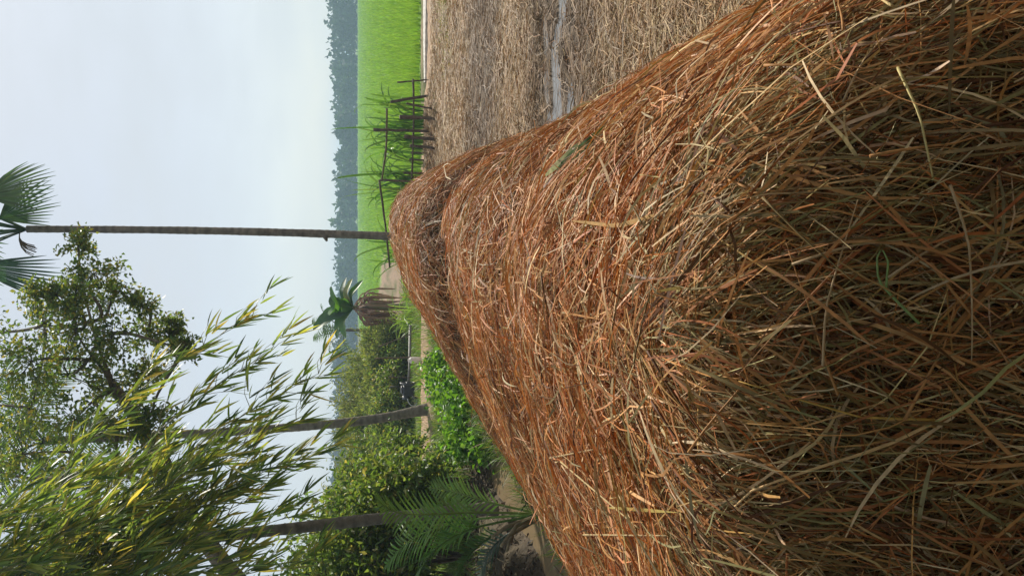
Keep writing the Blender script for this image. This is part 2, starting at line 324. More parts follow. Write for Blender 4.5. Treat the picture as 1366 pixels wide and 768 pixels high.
g.add(*lay_straw(x, y, np.clip(rng.lognormal(-1.9, 0.45, n), 0.05, 0.5) * np.clip(0.75 + d * 0.06, 0.8, 1.4), U(0.0016, 0.0046, n) * np.clip(0.55 + d * 0.2, 0.85, 2.0), U(0, 1, n) * (0.085 + 0.05 * sst(1.9, 1.3, y)) - 0.063 - 0.05 * sst(1.9, 1.3, y) + rng.normal(0, 0.006, n), 0.6, 0.22, 0.10, (0.42, 0.25, 0.09, 0.08, 0.12, 0.04), 4, br))
x, y, d = pick(13000); n = len(x)                              # wide flat leaf sheaths
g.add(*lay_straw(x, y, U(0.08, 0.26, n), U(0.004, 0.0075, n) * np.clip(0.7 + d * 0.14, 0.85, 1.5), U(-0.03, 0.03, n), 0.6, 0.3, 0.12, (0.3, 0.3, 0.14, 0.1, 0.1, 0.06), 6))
g.part('loose_straw', M_straw, kind='stuff')

wt_far = wt; wt = wt * (dist < 2.6) * (facing > 0.05) * (np.abs(HX) < 0.9)
x, y, d = pick(300)
variants = []
for k in range(14):
    gg = G(); c = PALS[rng.choice(6, p=(0.12, 0.28, 0.18, 0.18, 0.06, 0.18))] * U(0.75, 1.0)
    Lk = U(0.12, 0.34); t = np.linspace(-0.5, 0.5, 9); bend = U(-0.18, 0.18); ks = U(-0.3, 0.3); kp = U(-0.2, 0.3)
    P = np.stack([t * Lk, (0.25 - t**2) * bend * Lk + np.where(t > kp, (t - kp), 0) * ks * Lk, (0.25 - t**2) * U(0.02, 0.14) * Lk], -1)
    if k % 3: add_tube(gg, P, np.linspace(U(0.0018, 0.003), 0.0009, 9), c, 5)
    else: gg.add(*strips(P[None], np.array([0, 1.0, 0.3]), (U(0.0045, 0.0075) * np.clip(0.3 + 3 * np.minimum(t + 0.5, 0.55 - t), 0.1, 1))[None], c[None]))
    me = gg.mesh('straw'); me.materials.append(M_straw); variants.append(me)
def put_straw(me, x, y, ang, off, tilt):
    nn, dh, sd = straw_frame(np.array([x]), np.array([y])); nn, dh, sd = nn[0], dh[0], sd[0]
    T = dh * math.cos(ang) + sd * math.sin(ang); T = nrm(T + nn * tilt); B = nrm(np.cross(nn, T)); Q = np.cross(T, B)
    P = np.array([x, y, float(hay_z(np.array([x]), np.array([y]))[0])]) + nn * off - np.array(hay.location)
    o = link('straw', me, hay); o.matrix_local = Matrix(((T[0], B[0], Q[0], P[0]), (T[1], B[1], Q[1], P[1]), (T[2], B[2], Q[2], P[2]), (0, 0, 0, 1))); return o
for i in range(300):
    put_straw(variants[rng.integers(14)], x[i], y[i], rng.normal(0, 0.75) if U() < 0.75 else U(0, 3.1), U(0.012, 0.035), rng.normal(0, 0.06))
wt = wt_far
# straws that stand out: each traced over the slope between two points of the photograph
def hay_hit(tx, ty):
    r = RGT * (384 - ty) + DWN * (tx - 683) + FWD * FPX; s = np.linspace(0.0006, 0.012, 4000)
    p = r[None] * s[:, None] + np.array([0, 0, CAMZ]); h = hay_z(p[:, 0], p[:, 1]); k = np.argmax(p[:, 2] < h); return p[k]
def special(pts, rad, c, label, flat=False, lift=0.03, name='straw'):
    P = np.array([hay_hit(*q) for q in pts]); P[:, 2] += lift; P[:, 1] -= lift * sst(2.0, 1.3, P[:, 1]) * 1.3
    k = np.linspace(0, len(P) - 1, 10); P = np.stack([np.interp(k, np.arange(len(P)), P[:, j]) for j in range(3)], -1)
    gg = GP(hay)
    if flat: gg.add(*strips(P[None], np.array([0.8, 0.3, 0.4]), (rad * 2 * np.clip(3.5 * np.minimum(np.linspace(0, 1, 10) + .1, 1.02 - np.linspace(0, 1, 10)), 0.1, 1))[None], np.array(c)[None]))
    else: add_tube(gg, P, np.linspace(rad, rad * 0.5, 10), np.array(c), 6)
    gg.part(name, M_straw, label=label)
special([(1292, 535), (1180, 590), (1100, 615), (1010, 645), (985, 668)], 0.0032, (0.70, 0.46, 0.21), 'long pale straw bent near its tip on the shaded slope', False, 0.022)
special([(1245, 555), (1150, 552), (1090, 535), (990, 505)], 0.0022, (0.52, 0.33, 0.08), 'long golden straw on the shaded slope', False, 0.022)
special([(1190, 20), (1160, 0)], 0.003, (0.6, 0.45, 0.2), 'short pale straw')
special([(1102, 0), (1108, 50), (1115, 95)], 0.007, (0.60, 0.42, 0.30), 'pinkish curled leaf sheath', True, 0.04)
special([(1197, 100), (1225, 160), (1243, 245)], 0.0028, (0.52, 0.43, 0.18), 'thin straight yellowish straw')
special([(1225, 430), (1190, 395), (1172, 375), (1170, 345), (1175, 335)], 0.0024, (0.24, 0.34, 0.12), 'fresh green sprig', False, 0.024)
special([(1182, 385), (1185, 350), (1178, 335)], 0.002, (0.26, 0.38, 0.13), 'fresh green sprig', False, 0.024)
special([(755, 228), (780, 205), (800, 190), (820, 168)], 0.016, (0.07, 0.13, 0.03), 'dark green leaf caught in the straw', True, 0.03, 'leaf')
special([(745, 235), (770, 212), (795, 188)], 0.010, (0.40, 0.42, 0.18), 'pale green leaf caught in the straw', True, 0.045, 'leaf')
special([(780, 295), (840, 303), (900, 285)], 0.006, (0.5, 0.32, 0.13), 'broad pale leaf blade', True, 0.035)
special([(830, 675), (915, 672)], 0.0045, (0.55, 0.42, 0.12), 'bright yellow leaf blade', True, 0.04)
special([(760, 615), (840, 680), (865, 700)], 0.003, (0.45, 0.33, 0.15), 'long pale straw on the sunny side')
special([(790, 712), (900, 706)], 0.003, (0.42, 0.31, 0.15), 'pale straw on the sunny side')
special([(745, 610), (808, 598)], 0.003, (0.42, 0.3, 0.14), 'pale straw on the sunny side')

# ------------------------------------------------------------------ straw litter over the harvested field
def scatter(n, x0, x1, y0, y1, wf):
    m = n * 6; x = U(x0, x1, m); y = y0 * (y1 / y0)**U(0, 1, m)
    w_ = wf(x, y); k = U(0, 1, m) < w_; return x[k][:n], y[k][:n]
def field_ok(x, y): return (hay_z(x, y) < 0.06) & (x > hay_c(y)) & (x < y * 0.42 + 0.6)
def litter_w(x, y):
    wb = wetband(y + 0.9 * (fbm(x * 0.9 + 3, y * 0.9, 4) - 0.5) + 0.06 * (x - 3)); return field_ok(x, y) * np.clip(1.0 - 0.62 * wb, 0, 1) * np.where((ground_z(x, y) < -0.043) & (np.abs(y - 6.55) < 0.95), 0.06, 1) * (0.4 + 0.8 * fbm(x * 1.5, y * 1.5, 3))
x, y = scatter(52000, 0.3, 9, 1.8, 17.0, litter_w); n = len(x)
wb = np.clip(wetband(y), 0, 1)
ang = np.where(U(0, 1, n) < 0.5, rng.normal(0.1, 0.5, n), U(0, math.pi, n)); T = np.stack([np.cos(ang), np.sin(ang), rng.normal(0, 0.16, n)], -1)
B = nrm(np.cross(T, np.array([0, 0, 1.0]))); Bz = B.copy(); Bz[:, 2] = rng.normal(0, 0.5, n)
t = np.linspace(-0.5, 0.5, 4); Ln = np.clip(rng.lognormal(-1.95, 0.5, n), 0.05, 0.45); P = np.stack([x, y, ground_z(x, y) + np.where(np.exp(-((y - 6.55) / 0.7)**4) * (x > 1) > 0.3, U(-0.01, 0.03, n), U(0.0, 0.05, n))], -1)
Cn = P[:, None] + T[:, None] * (t[None] * Ln[:, None])[..., None] + B[:, None] * ((0.25 - t**2)[None] * (rng.normal(0, 0.45, n) * Ln)[:, None])[..., None] + np.array([0, 0, 1.0]) * ((0.25 - t**2)[None] * (U(0, 0.25, n) * Ln)[:, None])[..., None]
cl = mixcol([(0.38, 0.245, 0.11), (0.52, 0.37, 0.2), (0.28, 0.18, 0.08), (0.18, 0.12, 0.06)], (0.4, 0.18, 0.27, 0.15), n, 0.3) * (1 - wb[:, None] * np.array([0.52, 0.58, 0.66]))
G().add(*strips(Cn, nrm(Bz)[:, None], (U(0.0035, 0.007, n) * np.clip(0.7 + y * 0.09, 0.9, 1.9))[:, None] * np.array([0.6, 1, 0.9, 0.3])[None], cl)).build('straw_litter', M_straw, label='straw strewn over the harvested field', cat='straw', kind='stuff')

# ------------------------------------------------------------------ grasses
def blades(x, y, hgt, wid, lean, cols, z0=None, k=4):
    n = len(x); a = U(0, 2 * math.pi, n); D = np.stack([np.cos(a), np.sin(a), np.zeros(n)], -1); t = np.linspace(0, 1, k)
    P = np.stack([x, y, ground_z(x, y) - 0.01 if z0 is None else z0], -1)
    Cn = P[:, None] + np.array([0, 0, 1.0]) * (hgt[:, None] * (t - 0.25 * t**2 * np.minimum(lean, 1.5)[:, None] ))[..., None] + D[:, None] * (hgt[:, None] * lean[:, None] * t**1.8)[..., None]
    a2 = a + math.pi / 2 + rng.normal(0, 0.4, n); B = np.stack([np.cos(a2), np.sin(a2), np.zeros(n)], -1)
    return strips(Cn, B[:, None], wid[:, None] * (1 - t**1.5 * 0.93)[None], cols)
n = 150000; y = 20.1 * (200 / 20.1)**U(0, 1, n)**1.25; x = U(-0.55, 0.55, n) * (y * 0.85) + 0.2 * y
k = (x > rice_edge(y) + 0.05) & (x < y * 0.45 + 1.5) & (y > 20.15); x, y = x[k], y[k]; n = len(x)
G().add(*blades(x, y, U(0.18, 0.38, n), U(0.012, 0.022, n) * np.clip(y / 22, 1, 8), U(0.1, 0.5, n), mixcol([(0.16, 0.30, 0.035), (0.21, 0.35, 0.05), (0.12, 0.24, 0.03)], (0.5, 0.3, 0.2), n, 0.15), k=3)).build('rice_crop', M_grass, label='bright green young rice filling the field beyond the bank', cat='rice', kind='stuff')
def left_w(x, y):
    ok = (hay_z(x, y) < 0.03) & (x < hay_c(y)) & (x > -0.45 * y - 1.5)
    ds = np.exp(-(ditch_d(x, y) / 0.62)**4) * (y < 11.5); sp = np.exp(-((y - BUND) / 1.0)**4); hp = np.exp(-((x + 4.0) / 1.2)**2 - ((y - 8.6) / 2.2)**2)
    return ok * np.clip(1 - ds - 0.93 * sp - 0.9 * hp, 0, 1) * sst(0.3, 0.6, fbm(x * 0.9, y * 0.9, 3) + 0.08)
x, y = scatter(42000, -11, 1.5, 4.2, 26, left_w); n = len(x)
G().add(*blades(x, y, U(0.06, 0.26, n) * (0.6 + fbm(x, y, 2)), U(0.004, 0.009, n) * np.clip(y / 8, 1, 2.6), U(0.2, 1.0, n), mixcol([(0.10, 0.20, 0.03), (0.16, 0.25, 0.05), (0.24, 0.23, 0.08), (0.07, 0.14, 0.03)], (0.45, 0.3, 0.12, 0.13), n, 0.3))).build('weedy_grass', M_grass, label='short weedy grass between the straw heap and the dirt bank', cat='grass', kind='stuff')
x, y = scatter(7000, 1.4, 9, 13.6, 16.8, lambda x, y: (hay_z(x, y) < 0.03) * (x > hay_c(y)) * np.exp(-((y - 15.0) / 0.9)**2) * sst(0.4, 0.6, fbm(x * 0.9 + 3, y * 0.9, 4) + 0.08 * (x - 4))); n = len(x)
G().add(*blades(x, y, U(0.03, 0.10, n), U(0.008, 0.014, n), U(0.2, 1.0, n), mixcol([(0.2, 0.26, 0.05), (0.3, 0.28, 0.1)], (0.6, 0.4), n, 0.3))).build('field_edge_grass', M_grass, label='thin yellowish grass sprouting at the far edge of the harvested field', cat='grass', kind='stuff')

# ------------------------------------------------------------------ far woods
g = G(); n_t = 330
for i in range(n_t):
    X0 = -150 + 325 * (i + U(-1, 1)) / n_t; Y0 = U(235, 275); tone = U(0.6, 1.6); hgt = (4.6 + 3.2 * fbm(np.array([X0 * 0.03]), np.array([3.0]), 3)[0] + 5.0 * max(0, (X0 - 55) / 60)) * U(0.75, 1.2); rr = hgt * U(0.28, 0.42)
    q = 110; p = rdir(q) * U(0.5, 1, (q, 1))**0.5 * np.array([rr, rr, hgt * 0.5]) * (1 + 0.3 * U(-1, 1, (q, 1))) + np.array([X0, Y0, hgt * 0.52])
    p[:, 2] = np.maximum(p[:, 2], 0.2); g.add(*leaves(p, rdir(q) + np.array([0, 0, 0.2]), rdir(q), U(0.9, 2.0, q), U(0.8, 1.6, q), jit((0.04 * tone, 0.065 * tone, 0.03 * tone), q, 0.4)))
g.build('distant_woods', M_wood_far, label='hazy blue line of far-off trees beyond the rice field', cat='woods', kind='stuff')

# ------------------------------------------------------------------ palms
def ringed_trunk(g, P, r0, r1, c, flare=1.5, ring=0.16):
    P = np.asarray(P); Ls = np.concatenate([[0], np.cumsum(np.linalg.norm(np.diff(P, axis=0), axis=1))]); n = int(Ls[-1] / 0.05)
    s = np.linspace(0, Ls[-1], n); Q = np.stack([np.interp(s, Ls, P[:, j]) for j in range(3)], -1)
    r = np.interp(s, [0, Ls[-1]], [r0, r1]) * (1 + (flare - 1) * np.exp(-s / 0.25)) * (1 + 0.05 * (np.mod(s, ring) < 0.05)) * (1 + 0.03 * np.sin(s * 5 + U(0, 6)))
    cc = np.array(c)[None] * (1 - 0.18 * (np.mod(s, ring) < 0.05))[:, None] * (0.8 + 0.4 * fbm(s * 2, s * 0 + U(0, 50), 3))[:, None]
    v, f, t, _ = tube(Q, r, (0, 0, 0), 12); cv = np.concatenate([np.repeat(cc, 12, 0), cc[:1], cc[-1:]]); n0 = g.n; g.add(v, f, cv); g.f.append(t + n0); g.smooth.append(False)
def pinnate(g, S, nl, Ll, Wl, droop, c, sweep=0.7, start=0.15, rr=0.014):
    S = np.asarray(S, float); k = len(S); add_tube(g, S, np.linspace(rr, rr * 0.25, k), np.array(c) * np.array([1.5, 1.2, 1.2]), 5)
    tt = np.repeat(np.linspace(start, 0.99, nl), 2) + U(-0.004, 0.004, 2 * nl); sg = np.tile([1.0, -1.0], nl); kk = np.clip(tt, 0, 1) * (k - 1)
    P = np.stack([np.interp(kk, np.arange(k), S[:, j]) for j in range(3)], -1); Tn = nrm(np.gradient(S, axis=0)); T = nrm(np.stack([np.interp(kk, np.arange(k), Tn[:, j]) for j in range(3)], -1))
    sd = np.cross(T, np.array([0, 0, 1.0])); sd = nrm(sd + 1e-4); up = np.cross(sd, T)
    D = nrm(T * sweep + sd * sg[:, None] + up * 0.25 + rng.normal(0, 0.06, (2 * nl, 3))); ln = Ll * np.sin(np.clip(0.25 + 0.78 * (tt - start) / (1 - start), 0, 1) * math.pi)**0.7 * U(0.88, 1.08, 2 * nl)
    s = np.linspace(0, 1, 5); Cn = P[:, None] + D[:, None] * (ln[:, None] * s)[..., None] + np.array([0, 0, -1.0]) * (ln[:, None] * droop * s**2)[..., None]
    B = nrm(np.cross(D, up + rng.normal(0, 0.2, (2 * nl, 3))))
    g.add(*strips(Cn, B[:, None], Wl * np.array([0.6, 1, 0.95, 0.6, 0.08])[None] * U(0.8, 1.1, (2 * nl, 1)), jit(c, 2 * nl, 0.2)))
def frond_curve(base, az, el, ln, sag, k=12):
    t = np.linspace(0, 1, k); h = np.array([math.cos(az), math.sin(az), 0]); return np.asarray(base) + h * (ln * math.cos(el) * (t + 0.05 * t**2))[:, None] + np.array([0, 0, 1.0]) * (ln * (math.sin(el) * t - sag * t**2.2))[:, None]
def fan_leaf(g, hub, ax, nv, Rl, span, nseg, c):    # fan blade: segments joined near the hub and free beyond
    ax = nrm(np.asarray(ax, float)); nv = np.asarray(nv, float); nv = nrm(nv - ax * (nv @ ax)); sd = np.cross(nv, ax)
    th = np.linspace(-span, span, nseg); D = ax * np.cos(th)[:, None] + sd * np.sin(th)[:, None]
    ln = Rl * (1 - 0.22 * (np.abs(th) / span)**2) * U(0.9, 1.05, nseg); s = np.array([0.03, 0.3, 0.55, 0.8, 1.0])
    Cn = np.asarray(hub) + D[:, None] * (ln[:, None] * s)[..., None] - nv * (0.10 * Rl * s**2)[None, :, None] + np.array([0, 0, -1.0]) * (ln[:, None] * U(0.02, 0.14, (nseg, 1)) * s**3)[..., None]
    B = nrm(np.cross(nv, D)) ; B = B[:, None] + nv * (0.25 * np.where(np.arange(nseg) % 2, 1, -1))[:, None, None]
    full = 2 * span / nseg * Rl; Wk = np.array([0.03, 0.3, 0.5, 0.36, 0.05]) * full * 1.05
    g.add(*strips(Cn, B, np.broadcast_to(Wk, (nseg, 5)), jit(c, nseg, 0.2)))

b0 = at(592, 318, 15.5); b0[2] = 0; top = at(36, 306, 15.5)
palm = empty('fan_palm', b0, 'slender fan palm with a ringed grey trunk standing straight behind the straw heap', 'palm')
g = GP(palm); P = np.stack([np.linspace(b0[0], top[0], 12), np.linspace(b0[1], 15.5, 12), np.linspace(-0.05, top[2], 12)], -1); P[:, 0] += 0.05 * np.sin(np.linspace(0, 3, 12)); ringed_trunk(g, P, 0.082, 0.062, (0.20, 0.175, 0.14)); g.part('trunk', M_palm)
nb = at(434, 315, 15.5); g = GP(palm); add_tube(g, [nb + (-0.10, -0.03, -0.03), nb + (-0.02, -0.05, 0), nb + (0.08, -0.05, 0.02)], [0.02, 0.05, 0.03], (0.16, 0.14, 0.11), 7); g.part('bark_knot', M_palm)
def fan_part(hub, ax, nv, Rl, span, nseg, c):
    g = GP(palm); add_tube(g, bez(top, top * 0.6 + np.asarray(hub) * 0.4 + (0, 0, 0.25), np.asarray(hub) - nrm(np.asarray(ax, float)) * 0.2, hub, 8), np.linspace(0.02, 0.01, 8), np.array(c) * 1.3, 5)
    fan_leaf(g, hub, ax, nv, Rl, span, nseg, c); g.part('frond', M_gloss)
GRN = (0.045, 0.10, 0.04)
fan_part(at(-2, 293, 15.2), (0.55, -0.1, -0.75), (0.3, -0.9, 0.2), 1.05, 0.75, 20, GRN)
fan_part(at(-22, 262, 15.0), (0.35, -0.1, -0.9), (0.4, -0.85, 0.1), 1.15, 0.7, 18, (0.07, 0.12, 0.04))
fan_part(at(-38, 352, 15.3), (-0.25, 0, -0.95), (-0.2, -0.95, 0.15), 1.45, 0.38, 13, (0.03, 0.075, 0.045))
for i in range(9):
    az = i * 0.698 + 0.3; el = U(0.1, 0.9); hub = top + np.array([math.cos(az) * 0.9 * math.cos(el), math.sin(az) * 0.9 * math.cos(el), 0.95 + 0.8 * math.sin(el)])
    fan_part(hub, (math.cos(az), math.sin(az), -0.15 + 0.9 * math.sin(el) - 0.2), (0, 0, 1), 0.95, 1.3, 26, GRN)
g = GP(palm)
for i in range(14): 
    a = U(-1.2, 1.2); add_tube(g, bez(top + (0, 0, 0.1), top + (-0.15, -0.1, 0.12), top + (-0.3 + 0.1 * a, -0.1, 0.1), top + np.array([-0.35 + 0.12 * a, -0.15 + 0.1 * a, -0.12 - 0.12 * U()]), 6), 0.009, (0.13, 0.10, 0.06), 4)
g.part('dead_flower_stalk', M_wood)

def areca(name, pts, r0, r1, label, nf, Lf, Ll, cfr, flare=1.6, seed_az=0.0, droop=0.5, tc_=(0.17, 0.15, 0.115)):
    base = np.array(pts[0]); root = empty(name, (base[0], base[1], base[2]), label, 'palm')
    g = GP(root); P = np.array(pts); k = np.linspace(0, len(P) - 1, 24); kn = np.arange(len(P))
    P = np.stack([np.interp(k, kn, P[:, j]) for j in range(3)], -1)
    for _ in range(3): P[1:-1] = (P[:-2] + P[1:-1] * 2 + P[2:]) / 4
    ringed_trunk(g, P, r0, r1, tc_, flare); g.part('trunk', M_palm); tp = P[-1]
    for i in range(nf):
        az = seed_az + i * 2.4; el = R(75 - 80 * (i / nf)); g = GP(root); pinnate(g, frond_curve(tp, az, el, Lf * U(0.85, 1.1), 0.55), 38, Ll, 0.035, droop, cfr); g.part('frond', M_leaf)
    return root
p0 = gr(578, 545); p0[2] = -0.05
areca('areca_palm', [p0, at(565, 546, 17), at(500, 560, 17), at(400, 569, 17), at(300, 576, 17), at(180, 582, 17), at(60, 588, 17)], 0.105, 0.075, 'leaning grey palm trunk with a swollen foot rising from the dirt bank', 13, 2.4, 0.75, (0.05, 0.10, 0.035), 1.7, 0.4)
p0 = at(648, 678, 9.6); p0[2] = -0.05
areca('areca_palm', [p0, at(515, 690, 9.6), at(400, 703, 9.6), at(300, 714, 9.6), at(150, 726, 9.6), at(-200, 760, 9.6)], 0.075, 0.06, 'grey palm trunk rising behind the young palm by the ditch', 12, 2.2, 0.65, (0.05, 0.10, 0.035), 1.4, 1.0)

yb = gr(690, 688); yb[2] = ground_z(yb[0], yb[1])
yp = empty('young_coconut_palm', yb, 'young coconut palm with low spreading dark fronds beside the muddy ditch', 'palm')
def yfr(pix, n=30, Ll=0.42, c=(0.075, 0.17, 0.035), dr=0.25, Wl=0.026):
    P = np.array([yb + (0, 0, 0.02)] + [at(*q) for q in pix]); k = np.linspace(0, len(P) - 1, 12); P = np.stack([np.interp(k, np.arange(len(P)), P[:, j]) for j in range(3)], -1)
    for _ in range(2): P[1:-1] = (P[:-2] + P[1:-1] * 2 + P[2:]) / 4
    g = GP(yp); pinnate(g, P, n, Ll, Wl, dr, c, 0.9, 0.28, 0.016); g.part('frond', M_gloss)
yfr([(640, 682, 8.2), (580, 686, 8.1), (520, 686, 8.0), (500, 660, 7.9)], 26, 0.36, (0.13, 0.23, 0.05), 0.2)
yfr([(640, 700, 8.2), (600, 715, 8.1), (565, 745, 8.0), (550, 790, 7.9)], 30, 0.5)
yfr([(650, 715, 8.1), (620, 745, 7.9), (600, 790, 7.7)], 26, 0.45, (0.06, 0.13, 0.045))
yfr([(640, 690, 8.5), (590, 700, 8.8), (540, 720, 9.1), (510, 760, 9.3)], 30, 0.5, (0.11, 0.24, 0.03))
yfr([(650, 670, 8.4), (610, 655, 8.6), (570, 650, 8.8)], 20, 0.34, (0.13, 0.23, 0.05))
yfr([(660, 720, 8.4), (640, 760, 8.5), (640, 800, 8.6)], 24, 0.4, (0.035, 0.07, 0.04))
for q in ([(676, 702, 8.0), (656, 716, 7.9)], [(690, 700, 7.7), (668, 728, 7.5)], [(682, 712, 7.9), (676, 735, 7.7)]):
    g = GP(yp); P = np.array([yb + (0, 0, 0.02)] + [at(*a) for a in q]); add_tube(g, P, [0.03, 0.022, 0.014], (0.2, 0.16, 0.09), 6); g.part('cut_stalk', M_wood)

# ------------------------------------------------------------------ broadleaf tree
def foliage(gl, gb, cpt, r, nt, nl, Ll, Wl, pal, pw, org=None, sq=(1, 1, 1), hang=0.0, tw=0.006, bc=(0.12, 0.10, 0.07)):
    cpt = np.asarray(cpt, float); org = cpt if org is None else np.asarray(org, float)
    e = cpt + rdir(nt) * (U(0.25, 1, (nt, 1))**0.6) * r * np.asarray(sq)
    for q in e: add_tube(gb, np.array([org, org * 0.45 + q * 0.55 + rng.normal(0, 0.06 * r, 3), q]), [tw, tw * 0.7, tw * 0.3], bc, 4)
    m = nt * nl; E = np.repeat(e, nl, 0); t = U(0.35, 1.0, (m, 1)); P = org * (1 - t) + E * t + rng.normal(0, 0.09 * r + 0.02, (m, 3))
    D = nrm(E - org) * 0.6 + rdir(m) + np.array([0, 0, -hang]); Nn = rdir(m) * 0.8 + np.array([0, 0, 1.0])
    gl.add(*leaves(P, D, Nn, Ll * U(0.6, 1.2, m), Wl * U(0.7, 1.2, m), mixcol(pal, pw, m, 0.25)))
tb = np.array([-6.8, 13.2, 0.0]); tree = empty('broadleaf_tree', tb, 'leafy olive green tree with a thick leaning limb above the bamboo', 'tree')
gb = GP(tree); gl = GP(tree); gt = GP(tree)
fork = at(215, 612, 13); fk2 = at(150, 520, 12.9); fk3 = at(60, 640, 13.2)
add_tube(gt, np.concatenate([bez(tb - (0, 0, 0.1), tb + (0.1, 0, 2.6), fork + (-1.3, 0, -0.45), fork, 12)[:-1], bez(fork, fork * 0.6 + fk2 * 0.4 + (0.1, 0, 0.1), fk2 - (0.2, 0, 0.3), fk2, 10)]), np.linspace(0.17, 0.085, 21), (0.14, 0.115, 0.08), 10)
add_tube(gt, bez(fork, fork + (-0.1, 0.1, 0.7), fk3 - (0, 0, 0.7), fk3, 10), np.linspace(0.13, 0.05, 10), (0.14, 0.115, 0.08), 8)
gt.part('trunk', M_bark)
NODES = list(bez(fork, fork * 0.6 + fk2 * 0.4 + (0.1, 0, 0.1), fk2 - (0.2, 0, 0.3), fk2, 10)[3:]) + list(bez(fork, fork + (-0.1, 0.1, 0.7), fk3 - (0, 0, 0.7), fk3, 10)[4:])
TP = [(0.13, 0.20, 0.045), (0.20, 0.23, 0.05), (0.08, 0.14, 0.04), (0.28, 0.25, 0.05)]
for (a, b, r) in [(104, 326, 24), (125, 365, 34), (150, 398, 36), (60, 432, 42), (102, 440, 46), (150, 445, 44), (190, 408, 24), (196, 448, 30), (42, 482, 45), (92, 500, 48), (150, 505, 46), (200, 500, 32), (232, 436, 18), (246, 466, 16),
                  (40, 545, 48), (100, 560, 46), (160, 565, 40), (30, 605, 48), (90, 625, 48), (150, 630, 46), (205, 560, 26), (-35, 450, 60), (-40, 540, 60), (-30, 630, 60), (215, 635, 34), (70, 690, 50), (150, 700, 50), (60, 390, 22), (100, 395, 26)]:
    cpt = at(a, b, 13 + U(-1.3, 1.3)); src = NODES[int(np.argmin([np.linalg.norm(cpt - q) + 0.8 * U() + (0.5 if q[2] > cpt[2] else 0) for q in NODES]))]
    add_tube(gb, bez(src, src * 0.7 + cpt * 0.3 + rng.normal(0, 0.15, 3), src * 0.25 + cpt * 0.75 + rng.normal(0, 0.15, 3), cpt, 8), np.linspace(0.034, 0.010, 8), (0.13, 0.11, 0.075), 5); NODES += [src * 0.5 + cpt * 0.5, cpt]
    foliage(gl, gb, cpt, r * 13.5 / 1032 * 1.15, 17, 34, 0.085, 0.048, TP, (0.4, 0.28, 0.2, 0.12))
gb.part('branches', M_bark); gl.part('crown', M_leaf, kind='stuff')

# ------------------------------------------------------------------ bamboo: every stem a plant of its own, arching over and drooping to the right
BP = [(0.14, 0.22, 0.05), (0.25, 0.29, 0.065), (0.06, 0.11, 0.04), (0.40, 0.35, 0.09)]
def bamboo(tip, Yd, wgt, hgt, base, n_br, dens):
    tipp = at(tip[0], tip[1], Yd); b = np.array([base[0], base[1], 0.0])
    root = empty('bamboo', b, 'thin bamboo stem arching over with drooping wind-blown leaves', 'bamboo', 'bamboo stems of the clump by the ditch')
    apex = max(hgt, tipp[2] + 0.6)
    S = bez(b, b + (0.1, 0, apex * 1.15), tipp + np.array([-wgt, 0.1, apex - tipp[2] + 0.5]), tipp, 34)
    g = GP(root); add_tube(g, S, np.linspace(0.028, 0.003, 34), (0.16, 0.19, 0.06), 6); g.part('culm', M_culm)
    gb = GP(root); gl = GP(root); T = nrm(np.gradient(S, axis=0))
    for t in np.linspace(0.52, 1.0, n_br):
        kk = t * 33; P = np.array([np.interp(kk, np.arange(34), S[:, j]) for j in range(3)]); Tt = np.array([np.interp(kk, np.arange(34), T[:, j]) for j in range(3)])
        for s in range(2):
            D = nrm(Tt * U(0.3, 1.0) + rdir(1)[0] * 0.75 + np.array([0.35, -0.05, -0.25])); ln = U(0.25, 0.65) * (1.15 - 0.6 * t)
            e = P + D * ln + np.array([0.05, 0, -0.12 * ln]); add_tube(gb, np.array([P, (P + e) / 2 + (0, 0, 0.04), e]), [0.004, 0.003, 0.0015], (0.2, 0.19, 0.07), 4)
            m = int(dens * U(0.6, 1.3)); u = U(0.35, 1.0, (m, 1)); Q = P * (1 - u) + e * u
            Dl = nrm(D * 0.6 + rdir(m) * 0.6 + np.array([0.38, 0, -0.45])); ll = U(0.14, 0.30, m); tt = np.linspace(0, 1, 4)
            Cn = Q[:, None] + Dl[:, None] * (ll[:, None] * tt)[..., None] + np.array([0, 0, -1.0]) * (ll[:, None] * 0.18 * tt**2)[..., None]
            Bv = nrm(np.cross(Dl, rdir(m) + np.array([0, -0.5, 0.6])))
            gl.add(*strips(Cn, Bv[:, None], U(0.02, 0.034, (m, 1)) * np.array([0.4, 1.0, 0.75, 0.05])[None], mixcol(BP, (0.42, 0.3, 0.16, 0.12), m, 0.25)))
    gb.part('branchlets', M_culm, kind='stuff'); gl.part('foliage', M_bambooleaf, kind='stuff')
tips = [((335, 425), 8.6, 1.5), ((425, 498), 8.4, 1.6), ((360, 470), 8.9, 1.5), ((395, 560), 8.8, 1.3), ((425, 600), 8.6, 1.1), ((380, 625), 8.4, 1.0), ((330, 600), 8.8, 1.2),
        ((300, 660), 8.3, 0.9), ((380, 690), 8.7, 0.8), ((230, 650), 8.0, 0.9), ((200, 620), 8.3, 1.0), ((160, 690), 8.0, 0.8), ((260, 720), 7.9, 0.7), ((330, 740), 8.2, 0.6),
        ((110, 640), 7.9, 0.9), ((80, 700), 7.7, 0.7), ((180, 740), 7.6, 0.6), ((100, 750), 7.5, 0.5), ((230, 770), 7.7, 0.5), ((420, 745), 8.6, 0.5), ((20, 690), 7.5, 0.6), ((30, 755), 7.2, 0.4), ((290, 610), 8.1, 1.0), ((210, 690), 8.4, 0.8), ((130, 710), 7.3, 0.6), ((350, 660), 8.9, 0.9)]
for i, (tp, Yd, wg) in enumerate(tips):
    zt = at(tp[0], tp[1], Yd)[2]
    bamboo(tp, Yd, wg, max(4.6, zt + 1.3) + U(0, 0.7), (-4.9 + U(-0.5, 0.5), Yd + U(-0.4, 0.6)), 26, 7 if tp[0] > 290 and tp[1] < 620 else 8)

